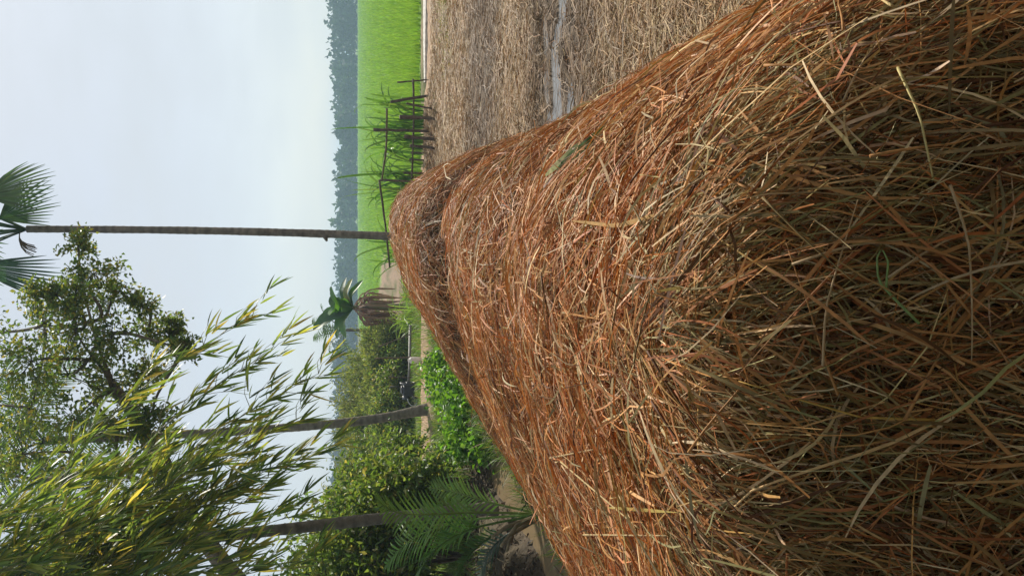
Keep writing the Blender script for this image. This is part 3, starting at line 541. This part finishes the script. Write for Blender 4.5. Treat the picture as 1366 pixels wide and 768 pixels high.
# ------------------------------------------------------------------ shrubs
SP = [(0.12, 0.20, 0.04), (0.19, 0.25, 0.06), (0.07, 0.13, 0.035), (0.28, 0.27, 0.09)]
def shrub(name, x, y, r, h, label, pal=SP, pw=(0.4, 0.3, 0.2, 0.1), nt=26, nl=60, Ll=0.09, Wl=0.045, group=None, hang=0.0, dead=0.0, mat=None, cat='shrub'):
    z0 = float(ground_z(np.array([x]), np.array([y]))[0]); root = empty(name, (x, y, z0), label, cat, group)
    gb = GP(root); gl = GP(root); b = np.array([x, y, z0])
    k = max(2, int(nt / 9))
    for i in range(k):
        cpt = b + np.array([U(-0.55, 0.55) * r, U(-0.55, 0.55) * r, h * U(0.38, 0.75)]); mid = b + np.array([U(-0.1, 0.1) * r, U(-0.1, 0.1) * r, h * 0.12])
        add_tube(gb, bez(b - (0, 0, 0.05), mid, mid * 0.5 + cpt * 0.5, cpt, 6), np.linspace(0.012, 0.006, 6) * (0.6 + h * 0.5), (0.13, 0.10, 0.065), 5)
        foliage(gl, gb, cpt, 1.0, 9, nl, Ll, Wl, pal, pw, sq=(r * 0.6, r * 0.6, h * 0.42), hang=hang, tw=0.004 * (0.6 + h * 0.5))
    for v in gl.v: v[:, 2] = np.maximum(v[:, 2], z0 + 0.02)
    gb.part('stems', M_bark); gl.part('foliage', mat or M_leaf, kind='stuff')
LOWP = [(0.12, 0.27, 0.03), (0.18, 0.33, 0.05), (0.08, 0.2, 0.03)]
lab = 'low bright green leafy plant beside the straw heap'
for (a, b) in [(592, 478), (602, 505), (612, 530), (622, 560), (618, 585), (632, 600), (588, 495)]:
    p = gr(a + 8, b + 6); shrub('leafy_weed', p[0], p[1], U(0.3, 0.44), U(0.24, 0.42), lab, LOWP, (0.5, 0.3, 0.2), 27, 26, 0.11, 0.075, 'bright weeds beside the straw heap', cat='plant')
# scrub beyond the bank
for i in range(26):
    y = U(20.2, 27); x = -0.3 * 0 + U(-11.5, -1.4 - (y - 20) * 0.22); dry = U() < 0.2
    if y < 22.6 and -4.6 < x < -0.8: y += 2.6
    h = U(1.0, 1.9) * (0.75 + 0.45 * min(1, max(0, (-x - 2) / 6))) ; 
    shrub('scrub_bush', x, y, U(0.8, 1.4), h, 'yellowing half-dry bush in the scrub beyond the dirt bank' if dry else 'straggly green bush in the scrub beyond the dirt bank', SP, (0.25, 0.3, 0.1, 0.35) if dry else (0.4, 0.3, 0.15, 0.15), 45, 44, 0.14, 0.05, 'scrub bushes beyond the bank')
# taller feathery growth behind it
for i in range(15):
    y = U(27, 36); x = U(-15, -1.9 - (y - 27) * 0.1); 
    shrub('thicket_bush', x, y, U(1.2, 2.0), U(2.0, 3.0), 'tall feathery bush rising behind the scrub', [(0.15, 0.19, 0.06), (0.21, 0.23, 0.08), (0.10, 0.14, 0.05)], (0.4, 0.35, 0.25), 45, 60, 0.28, 0.04, 'tall bushes behind the scrub')
for (b, Y_, r, h) in [(452, 26.5, 0.9, 1.5), (472, 27.5, 1.1, 2.0), (498, 26.0, 1.1, 2.1), (462, 24.6, 0.8, 1.2), (490, 24.2, 0.9, 1.4), (515, 24.8, 1.0, 1.8), (435, 28.0, 0.9, 1.2), (540, 26.5, 1.1, 2.1), (600, 26.0, 1.2, 2.2)]:
    shrub('thicket_bush', (384 - b) / FPX * Y_, Y_, r, h, 'yellow-green feathery bush in the thicket between banana plant and leaning palm', [(0.15, 0.20, 0.06), (0.22, 0.25, 0.08), (0.10, 0.15, 0.05)], (0.4, 0.35, 0.25), 45, 60, 0.2, 0.04, 'thicket beside the banana plant')
# dense leafy bushes left, behind the young palm
for (a, b, Y_, r, h) in [(0, 640, 12.2, 0.9, 1.7), (0, 700, 12.0, 1.0, 2.3), (0, 745, 11.4, 1.0, 2.8), (0, 770, 13.0, 1.2, 3.0), (0, 670, 13.6, 1.0, 2.3), (0, 800, 11.0, 1.2, 3.0), (0, 720, 14.4, 1.3, 2.9), (0, 630, 14.8, 0.9, 1.5)]:
    x = (384 - b) / FPX * Y_; shrub('dense_bush', x, Y_, r, h, 'dense leafy bush crowding behind the young palm', SP, (0.45, 0.3, 0.15, 0.1), 70, 48, 0.13, 0.06, 'dense bushes behind the young palm', 0.2)

# ------------------------------------------------------------------ banana plant with its skirt of dead leaves
bb = np.array([at(500, 410, 25)[0], 25.0, 0.0]); ban = empty('banana_plant', bb, 'banana plant with torn green leaves and a skirt of dead brown leaves', 'plant')
g = GP(ban); add_tube(g, bez(bb, bb + (0.02, 0, 0.6), bb + (0, 0, 1.2), bb + (0, 0, 1.75), 8), np.linspace(0.13, 0.07, 8), (0.2, 0.2, 0.09), 9); g.part('stem', M_plast)
def blade(root, P, wmax, c, name='leaf', mat=None, ragged=0.25):
    P = np.asarray(P, float); P = np.stack([np.interp(np.linspace(0, len(P) - 1, 14), np.arange(len(P)), P[:, j]) for j in range(3)], -1)
    for _ in range(2): P[1:-1] = (P[:-2] + 2 * P[1:-1] + P[2:]) / 4
    T = nrm(np.gradient(P, axis=0)); sd = nrm(np.cross(T, np.array([0.2, -0.5, 0.85]))); up = np.cross(sd, T); t = np.linspace(0, 1, 14)
    wv = wmax * np.sin(np.clip(0.04 + 0.95 * t, 0, 1) * math.pi)**0.6
    g = GP(root); l = P + sd * (wv * U(1 - ragged, 1, 14))[:, None] + up * (0.3 * wv)[:, None]; r = P - sd * (wv * U(1 - ragged, 1, 14))[:, None] + up * (0.3 * wv)[:, None]
    v = np.stack([l, P, r], 1).reshape(-1, 3); i = np.arange(13) * 3
    f = np.concatenate([np.stack([i, i + 1, i + 4, i + 3], 1), np.stack([i + 1, i + 2, i + 5, i + 4], 1)]); g.add(v, f, np.repeat(jit(c, 14, 0.1), 3, 0))
    add_tube(g, P, np.linspace(0.018, 0.006, 14), np.array(c) * np.array([1.8, 1.3, 1.3]), 5); g.part(name, mat or M_gloss)
ct = bb + (0, 0, 1.7); GB = (0.07, 0.17, 0.03)
for tipq, w_, c in [((442, 382, 24.6), 0.17, GB), ((462, 370, 25.3), 0.14, (0.04, 0.1, 0.04)), ((448, 402, 24.5), 0.2, (0.09, 0.22, 0.03)), ((440, 396, 25.2), 0.16, (0.04, 0.09, 0.03)), ((440, 420, 24.7), 0.2, GB), ((418, 440, 25.3), 0.2, (0.05, 0.12, 0.04)),
                    ((428, 428, 25.6), 0.2, GB), ((470, 372, 24.8), 0.13, (0.28, 0.3, 0.13)), ((484, 374, 24.6), 0.12, GB), ((462, 450, 24.6), 0.16, (0.1, 0.2, 0.06)), ((450, 452, 25.4), 0.17, GB)]:
    tp = at(*tipq); md = ct * 0.5 + tp * 0.5 + (0, 0, 0.22); blade(ban, [ct, md, tp], w_ * 1.35, c)
for i in range(52):
    a = U(0, 6.28); q = ct + np.array([math.cos(a) * 0.08, math.sin(a) * 0.08, U(-0.55, 0.0)]); rr = U(0.22, 0.58); e = bb + np.array([math.cos(a) * rr, math.sin(a) * rr, U(0.05, 1.0)])
    md = np.array([bb[0] + math.cos(a) * rr * 1.05, bb[1] + math.sin(a) * rr * 1.05, q[2] * 0.8 + e[2] * 0.2]); blade(ban, [q, md, e + rng.normal(0, 0.05, 3)], U(0.03, 0.085), np.array((0.24, 0.17, 0.11)) * U(0.5, 1.25), 'dead_leaf', M_straw, 0.75)
# far young coconut crown leaning beside the banana
cb = np.array([at(480, 442, 31)[0], 31.0, 0.0]); cp = empty('coconut_palm', cb, 'small coconut palm with feathery fronds showing behind the banana plant', 'palm')
ctp = at(462, 440, 31); g = GP(cp); ringed_trunk(g, np.array([cb, (cb + ctp) / 2, ctp]), 0.075, 0.06, (0.17, 0.15, 0.12)); g.part('trunk', M_palm)
for q in [(416, 428), (418, 452), (440, 470), (428, 405), (455, 478), (432, 440), (450, 410), (470, 470)]:
    e = at(q[0], q[1], 31 + U(-0.8, 0.8)); g = GP(cp); pinnate(g, bez(ctp, ctp * 0.6 + e * 0.4 + (0, 0, 0.35), ctp * 0.2 + e * 0.8 + (0, 0, 0.25), e, 10), 22, 0.42, 0.03, 0.5, (0.05, 0.10, 0.04), 0.8, 0.12, 0.02); g.part('frond', M_leaf)

# ------------------------------------------------------------------ clumps of long sword-like leaves along the bank
def clump(name, p, tipsq, wd, label, group, pal, mat, n_extra=0, hgt=1.0, spread=0.6):
    p = np.array(p, float); p[2] = float(ground_z(np.array([p[0]]), np.array([p[1]]))[0]); root = empty(name, p, label, 'plant', group)
    for i in range(n_extra):
        a = U(0, 6.28); s = U(0.1, 1) * spread; tipsq = tipsq + [tuple(p + np.array([math.cos(a) * s, math.sin(a) * s, hgt * U(0.45, 1.0)]))]
    for tq in tipsq:
        tp = np.array(tq); b = p + np.array([U(-0.1, 0.1) - 0 , U(-0.1, 0.1), -0.03]) * np.array([1 + 2.5 * spread, 1, 1]); d = tp - b
        S = bez(b, b + np.array([d[0] * 0.12, d[1] * 0.12, d[2] * 0.5]), b + np.array([d[0] * 0.5, d[1] * 0.5, d[2] * 1.0]), tp + (0, 0, -U(0, 0.25) * np.linalg.norm(d[:2])), 9)
        B = nrm(np.cross(np.gradient(S, axis=0), np.array([math.cos(U(0, 6)), -0.8, 0.3]))); g = GP(root)
        g.add(*strips(S[None], B[None], (wd * U(0.7, 1.2) * np.array([0.6, 0.9, 1, 1, 0.95, 0.85, 0.65, 0.4, 0.05]))[None], mixcol(pal, np.ones(len(pal)), 1, 0.2))); g.part('leaf', mat)
CP = [(0.09, 0.20, 0.035), (0.14, 0.28, 0.05), (0.06, 0.14, 0.03), (0.2, 0.34, 0.07)]
lab = 'clump of long narrow green leaves growing against the stake fence'; grp = 'leaf clumps along the fence'
T = lambda L_: [tuple(at(*q)) for q in L_]
clump('cane_plant', gr(572, 150), T([(478, 128, 17), (462, 152, 17), (474, 140, 16.8), (505, 115, 16.8)]), 0.045, 'clump of long narrow green leaves beside the leaning stake at the fence end', grp, CP, M_gloss, 26, 1.3, 0.85)
clump('cane_plant', gr(574, 178), T([(440, 174, 17), (477, 190, 17), (470, 166, 17.2), (482, 205, 16.7)]), 0.045, 'clump of long narrow green leaves round the tallest stake of the fence', grp, CP, M_gloss, 28, 1.4, 0.85)
clump('cane_plant', gr(574, 205), T([(483, 200, 17), (480, 222, 17.2), (500, 240, 17)]), 0.04, 'clump of long narrow green leaves behind the short stub stakes of the fence', grp, CP, M_gloss, 24, 1.2, 0.9)
clump('cane_plant', gr(572, 246), T([(438, 242, 17), (448, 232, 17), (447, 267, 17), (470, 230, 17), (465, 255, 17), (490, 280, 16.8)]), 0.05, 'clump of long narrow green leaves at the fence corner where the rails meet', grp, CP, M_gloss, 30, 1.45, 0.85)
clump('cane_plant', gr(575, 335), T([(470, 350, 17), (484, 320, 17), (490, 372, 16.8), (500, 365, 16.5), (484, 345, 17)]), 0.05, 'clump of long narrow green leaves behind the slender palm trunk', grp, CP, M_gloss, 26, 1.15, 0.85)
clump('wild_grass_tuft', gr(552, 425, 0.1), [], 0.035, 'bright arching grass tuft in front of the banana plant', 'grass tufts beside the path', [(0.16, 0.28, 0.05), (0.22, 0.33, 0.08)], M_grass, 34, 0.85, 0.8)
clump('wild_grass_tuft', gr(548, 395, 0.1), [], 0.03, 'bright arching grass tuft in front of the banana plant', 'grass tufts beside the path', [(0.16, 0.28, 0.05), (0.22, 0.33, 0.08)], M_grass, 20, 0.5, 0.6)

# ------------------------------------------------------------------ stake fence on the bank
fb = gr(576, 170); fen = empty('stake_fence', (fb[0], fb[1], 0.1), 'rough fence of dark wooden stakes and thin rails on the dirt bank', 'fence')
def pole(root, name, P, r, c, mat=M_wood):
    P = np.asarray(P, float); k = np.linspace(0, len(P) - 1, 9); P = np.stack([np.interp(k, np.arange(len(P)), P[:, j]) for j in range(3)], -1); P[1:-1] += rng.normal(0, min(r * 0.15, 0.004), (7, 3))
    g = GP(root); add_tube(g, P, r * U(0.85, 1.15, 9) * np.linspace(1.05, 0.85, 9), np.array(c) * U(0.8, 1.2), 7); return g.part(name, mat)
DK = (0.12, 0.09, 0.065)
for (t0, b0_, r, Yf) in [((521, 136), (575, 127), 0.045, 16.9), ((542, 138), (577, 146), 0.03, 16.3), ((533, 156), (580, 158), 0.055, 16.2), ((498, 173), (578, 175), 0.045, 16.6), ((539, 182), (578, 186), 0.05, 16.2), ((547, 194), (579, 198), 0.04, 16.1),
                        ((548, 204), (570, 204), 0.03, 17.3), ((546, 213), (570, 214), 0.03, 17.4), ((538, 231), (572, 231), 0.03, 17.0), ((507, 240), (560, 243), 0.03, 16.8), ((530, 110), (574, 106), 0.025, 17.2)]:
    e = at(b0_[0], b0_[1], Yf); e[2] = float(ground_z(e[:1], e[1:2])[0]) - 0.06; pole(fen, 'stake', [at(t0[0], t0[1], Yf), e], r * 0.75, DK)
pole(fen, 'rail', [at(516, 145, 16.9), at(515, 200, 16.8), at(509, 242, 16.7)], 0.022, (0.11, 0.09, 0.05))
pole(fen, 'rail', [at(506, 240, 16.65), at(514, 300, 16.6), at(520, 357, 16.6)], 0.022, (0.10, 0.085, 0.05))
pole(fen, 'rail', [at(551, 106, 17.1), at(552, 170, 16.9), at(549, 242, 16.9)], 0.022, (0.10, 0.08, 0.05))
lp = [gr(584, 224, 0.09), gr(590, 170, 0.07), gr(593, 100, 0.06), gr(593, 55, 0.05)]
for q in lp: q[2] = float(ground_z(q[:1], q[1:2])[0]) + 0.02
root = empty('bamboo_pole', lp[1], 'thin straw-coloured bamboo pole lying on the field edge below the fence', 'pole'); pole(root, 'pole_length', lp, 0.02, (0.4, 0.28, 0.15), M_culm)

# ------------------------------------------------------------------ pump engine, drum and sticks by the bank on the left
pe = at(552, 520, 20.4); pe[2] = float(ground_z(pe[:1], pe[1:2])[0])
pump = empty('pump_engine', pe, 'black diesel water pump engine with flywheel and long pipe beside the bank', 'engine')
bk = (0.025, 0.027, 0.03)
g = GP(pump); box(g, pe + (0.0, 0, 0.30), (0.30, 0.26, 0.30), bk); box(g, pe + (0.02, 0, 0.47), (0.20, 0.2, 0.06), (0.05, 0.05, 0.055)); g.part('engine_block', M_metal)
g = GP(pump); add_tube(g, [pe + (-0.24, 0, 0.36), pe + (-0.14, 0, 0.36)], [0.10, 0.10], (0.05, 0.055, 0.06), 14); g.part('fuel_tank', M_metal)
g = GP(pump); th = np.linspace(0, 2 * math.pi, 19); add_tube(g, np.stack([pe[0] + 0.19 + 0 * th, pe[1] + 0.19 * np.cos(th), pe[2] + 0.32 + 0.19 * np.sin(th)], -1), 0.025, (0.05, 0.05, 0.055), 6); add_tube(g, [pe + (0.15, 0, 0.32), pe + (0.22, 0, 0.32)], 0.05, (0.06, 0.06, 0.06), 8); g.part('flywheel', M_metal)
for s in (-0.12, 0.12):
    g = GP(pump); add_tube(g, [pe + (-0.4, s, 0.06), pe + (0.35, s, 0.06), pe + (0.42, s, 0.14)], 0.022, (0.08, 0.07, 0.06), 6); g.part('skid', M_metal)
for s in (-0.2, 0.12):
    for s2 in (-0.12, 0.12):
        g = GP(pump); add_tube(g, [pe + (s, s2, 0.05), pe + (s, s2, 0.2)], 0.018, (0.08, 0.07, 0.06), 5); g.part('leg', M_metal)
g = GP(pump); add_tube(g, bez(pe + (-0.2, -0.14, 0.1), pe + (-0.45, -0.2, 0.05), pe + (-0.45, -0.2, 0.3), pe + (-0.2, -0.14, 0.34), 10), 0.014, (0.45, 0.45, 0.42), 6); g.part('hose', M_plast)
g = GP(pump); add_tube(g, [pe + (0.22, 0, 0.3), pe + (0.6, 0.05, 0.27), pe + (1.7, 0.2, 0.24)], [0.03, 0.035, 0.035], (0.22, 0.2, 0.17), 8); g.part('pipe', M_metal)
g = GP(pump); add_tube(g, [pe + (0.1, 0.05, 0.48), pe + (0.1, 0.05, 0.78)], 0.016, (0.05, 0.045, 0.04), 6); g.part('exhaust', M_metal)
dr = at(563, 480, 18.2); dr[2] = float(ground_z(dr[:1], dr[1:2])[0]); drum = empty('plastic_can', dr, 'small off-white plastic can standing on the dirt bank', 'can')
g = GP(drum); add_tube(g, [dr + (0, 0, 0), dr + (0, 0, 0.02), dr + (0, 0, 0.22), dr + (0, 0, 0.26), dr + (0, 0, 0.275)], [0.068, 0.074, 0.078, 0.07, 0.045], (0.72, 0.66, 0.6), 14); g.part('can_body', M_plast)
g = GP(drum); add_tube(g, [dr + (0, 0, 0.275), dr + (0, 0, 0.31)], [0.035, 0.03], (0.6, 0.55, 0.5), 10); g.part('cap', M_plast)
for (t0, b0_, Yf, r, lb) in [((500, 478), (562, 476), 18.9, 0.018, 'thin dark upright stick beside the off-white can'), ((518, 503), (560, 504), 19.4, 0.014, 'thin stick standing beside the pump engine'), ((592, 600), (652, 603), 11.6, 0.014, 'thin dark stick leaning in the weeds by the ditch'),
                             ((560, 618), (630, 622), 12.4, 0.013, 'crooked bare stick standing at the ditch head'), ((505, 462), (556, 440), 20, 0.014, 'bent bare stick leaning over the pump pipe')]:
    e = at(b0_[0], b0_[1], Yf); e[2] = float(ground_z(e[:1], e[1:2])[0]) - 0.04; root = empty('stick', e, lb, 'stick'); pole(root, 'stick_length', [at(t0[0], t0[1], Yf), e], r, (0.12, 0.09, 0.06))
# broken sticks and dead frond stalks round the ditch
for i in range(34):
    x = U(-4.8, -2.2); y = U(6.3, 9.8); 
    if float(hay_z(np.array([x]), np.array([y]))[0]) > 0.02: continue
    z = float(ground_z(np.array([x]), np.array([y]))[0]); a = U(0, 6.28); ln = U(0.15, 0.55); e = np.array([x + math.cos(a) * ln, y + math.sin(a) * ln, 0]); e[2] = max(float(ground_z(e[:1], e[1:2])[0]), z) + U(0.01, 0.18)
    root = empty('dead_twig', (x, y, z), 'dead broken twig lying on the muddy ditch bank', 'twig', 'dead twigs on the ditch bank'); pole(root, 'twig_length', [(x, y, z + 0.005), e], U(0.006, 0.016), (0.22, 0.17, 0.11))

# ------------------------------------------------------------------ unseen trees added behind the camera to shade the heap's near face
for j, (x, y, h, r, lb) in enumerate([(-2.6, -2.2, 6.8, 2.9, 'unseen broad tree added on the bamboo side to shade the straw heap'), (0.7, -2.7, 7.6, 3.1, 'tallest unseen broad tree added to shade the near end of the straw heap'), (4.0, -2.0, 6.2, 2.7, 'smallest unseen broad tree, added on the field side to shade the straw heap')]):
    root = empty('added_shade_tree', (x, y, 0), lb, 'tree', 'added unseen shade trees'); b = np.array([x, y, 0.0]); g = GP(root)
    add_tube(g, bez(b - (0, 0, 0.1), b + (0.1, 0, 1), b + (0, 0.1, 2), b + (0, 0, h * 0.6), 9), np.linspace(0.22, 0.12, 9), (0.14, 0.115, 0.08), 10); g.part('trunk', M_bark)
    gb = GP(root); gl = GP(root)
    for q in range(60):
        cpt = b + np.array([0, 0, h * 0.56]) + rdir(1)[0] * U(0.4, 1.0) * np.array([r, r, h * 0.36]); src = b + np.array([0, 0, h * U(0.3, 0.58)])
        add_tube(gb, bez(src, src * 0.7 + cpt * 0.3, src * 0.3 + cpt * 0.7 + (0, 0, 0.2), cpt, 6), np.linspace(0.05, 0.015, 6), (0.13, 0.11, 0.075), 5)
        foliage(gl, gb, cpt, 0.75, 12, 14, 0.26, 0.15, [(0.06, 0.10, 0.03), (0.09, 0.13, 0.035)], (0.6, 0.4))
    gb.part('branches', M_bark); gl.part('crown', M_leaf, kind='stuff')

# ------------------------------------------------------------------ rotting leaf litter and stalks on the ditch banks
x, y = scatter(5200, -6, -1.7, 5.2, 12.5, lambda x, y: (hay_z(x, y) < 0.02) * (x < -1.4) * (x > -0.5 * y - 0.5) * (0.25 + 0.9 * sst(0.42, 0.6, fbm(x * 2.1, y * 2.1, 3))) * (np.exp(-(ditch_d(x, y) / 0.30)**4) < 0.5)); n = len(x)
P = np.stack([x, y, ground_z(x, y) + U(0.0, 0.035, n)], -1); a = U(0, 6.28, n); g = G()
g.add(*leaves(P, np.stack([np.cos(a), np.sin(a), rng.normal(0, 0.35, n)], -1), np.stack([rng.normal(0, 0.5, n), rng.normal(0, 0.5, n), np.ones(n)], -1), U(0.03, 0.14, n), U(0.012, 0.05, n), mixcol([(0.07, 0.05, 0.032), (0.13, 0.095, 0.06), (0.24, 0.18, 0.11), (0.04, 0.032, 0.022)], (0.4, 0.3, 0.1, 0.2), n, 0.3)))
m = 1300; a = U(0, 6.28, m); T = np.stack([np.cos(a), np.sin(a), rng.normal(0, 0.25, m)], -1); t = np.linspace(0, 1, 3); Ln = U(0.08, 0.4, m); B = nrm(np.cross(T, np.array([0, 0.2, 1.0])))
Cn = P[:m, None] + np.array([0, 0, 0.02]) + T[:, None] * (Ln[:, None] * t)[..., None] + B[:, None] * (Ln[:, None] * rng.normal(0, 0.15, (m, 1)) * t**2)[..., None]
g.add(*strips(Cn, B[:, None], U(0.006, 0.016, (m, 1)) * np.array([1, 0.9, 0.4])[None], mixcol([(0.26, 0.2, 0.13), (0.12, 0.09, 0.055), (0.06, 0.045, 0.03)], (0.35, 0.4, 0.25), m, 0.3)))
g.build('ditch_litter', M_straw, label='dark rotting leaves and stalks littering the ditch banks', cat='leaf litter', kind='stuff')

# ------------------------------------------------------------------ haze in the air
g = G(); x0, x1, y0, y1, z0, z1 = -1800, 1800, -400, 1900, -1.4, 16
v = [(x, y, z) for z in (z0, z1) for x, y in ((x0, y0), (x1, y0), (x1, y1), (x0, y1))]
g.add(v, [(3, 2, 1, 0), (4, 5, 6, 7), (0, 1, 5, 4), (1, 2, 6, 5), (2, 3, 7, 6), (3, 0, 4, 7)], (1, 1, 1), False)
mh = bpy.data.materials.new('haze'); mh.use_nodes = True; t = mh.node_tree; t.nodes.clear(); o = N(t, 'ShaderNodeOutputMaterial'); pv = N(t, 'ShaderNodeVolumePrincipled')
pv.inputs['Color'].default_value = (0.5, 0.68, 0.9, 1); pv.inputs['Density'].default_value = 0.0013; pv.inputs['Anisotropy'].default_value = 0.2; t.links.new(pv.outputs['Volume'], o.inputs['Volume'])
g.build('haze', mh, kind='stuff')
print('faces', sum(len(m.polygons) for m in bpy.data.meshes))
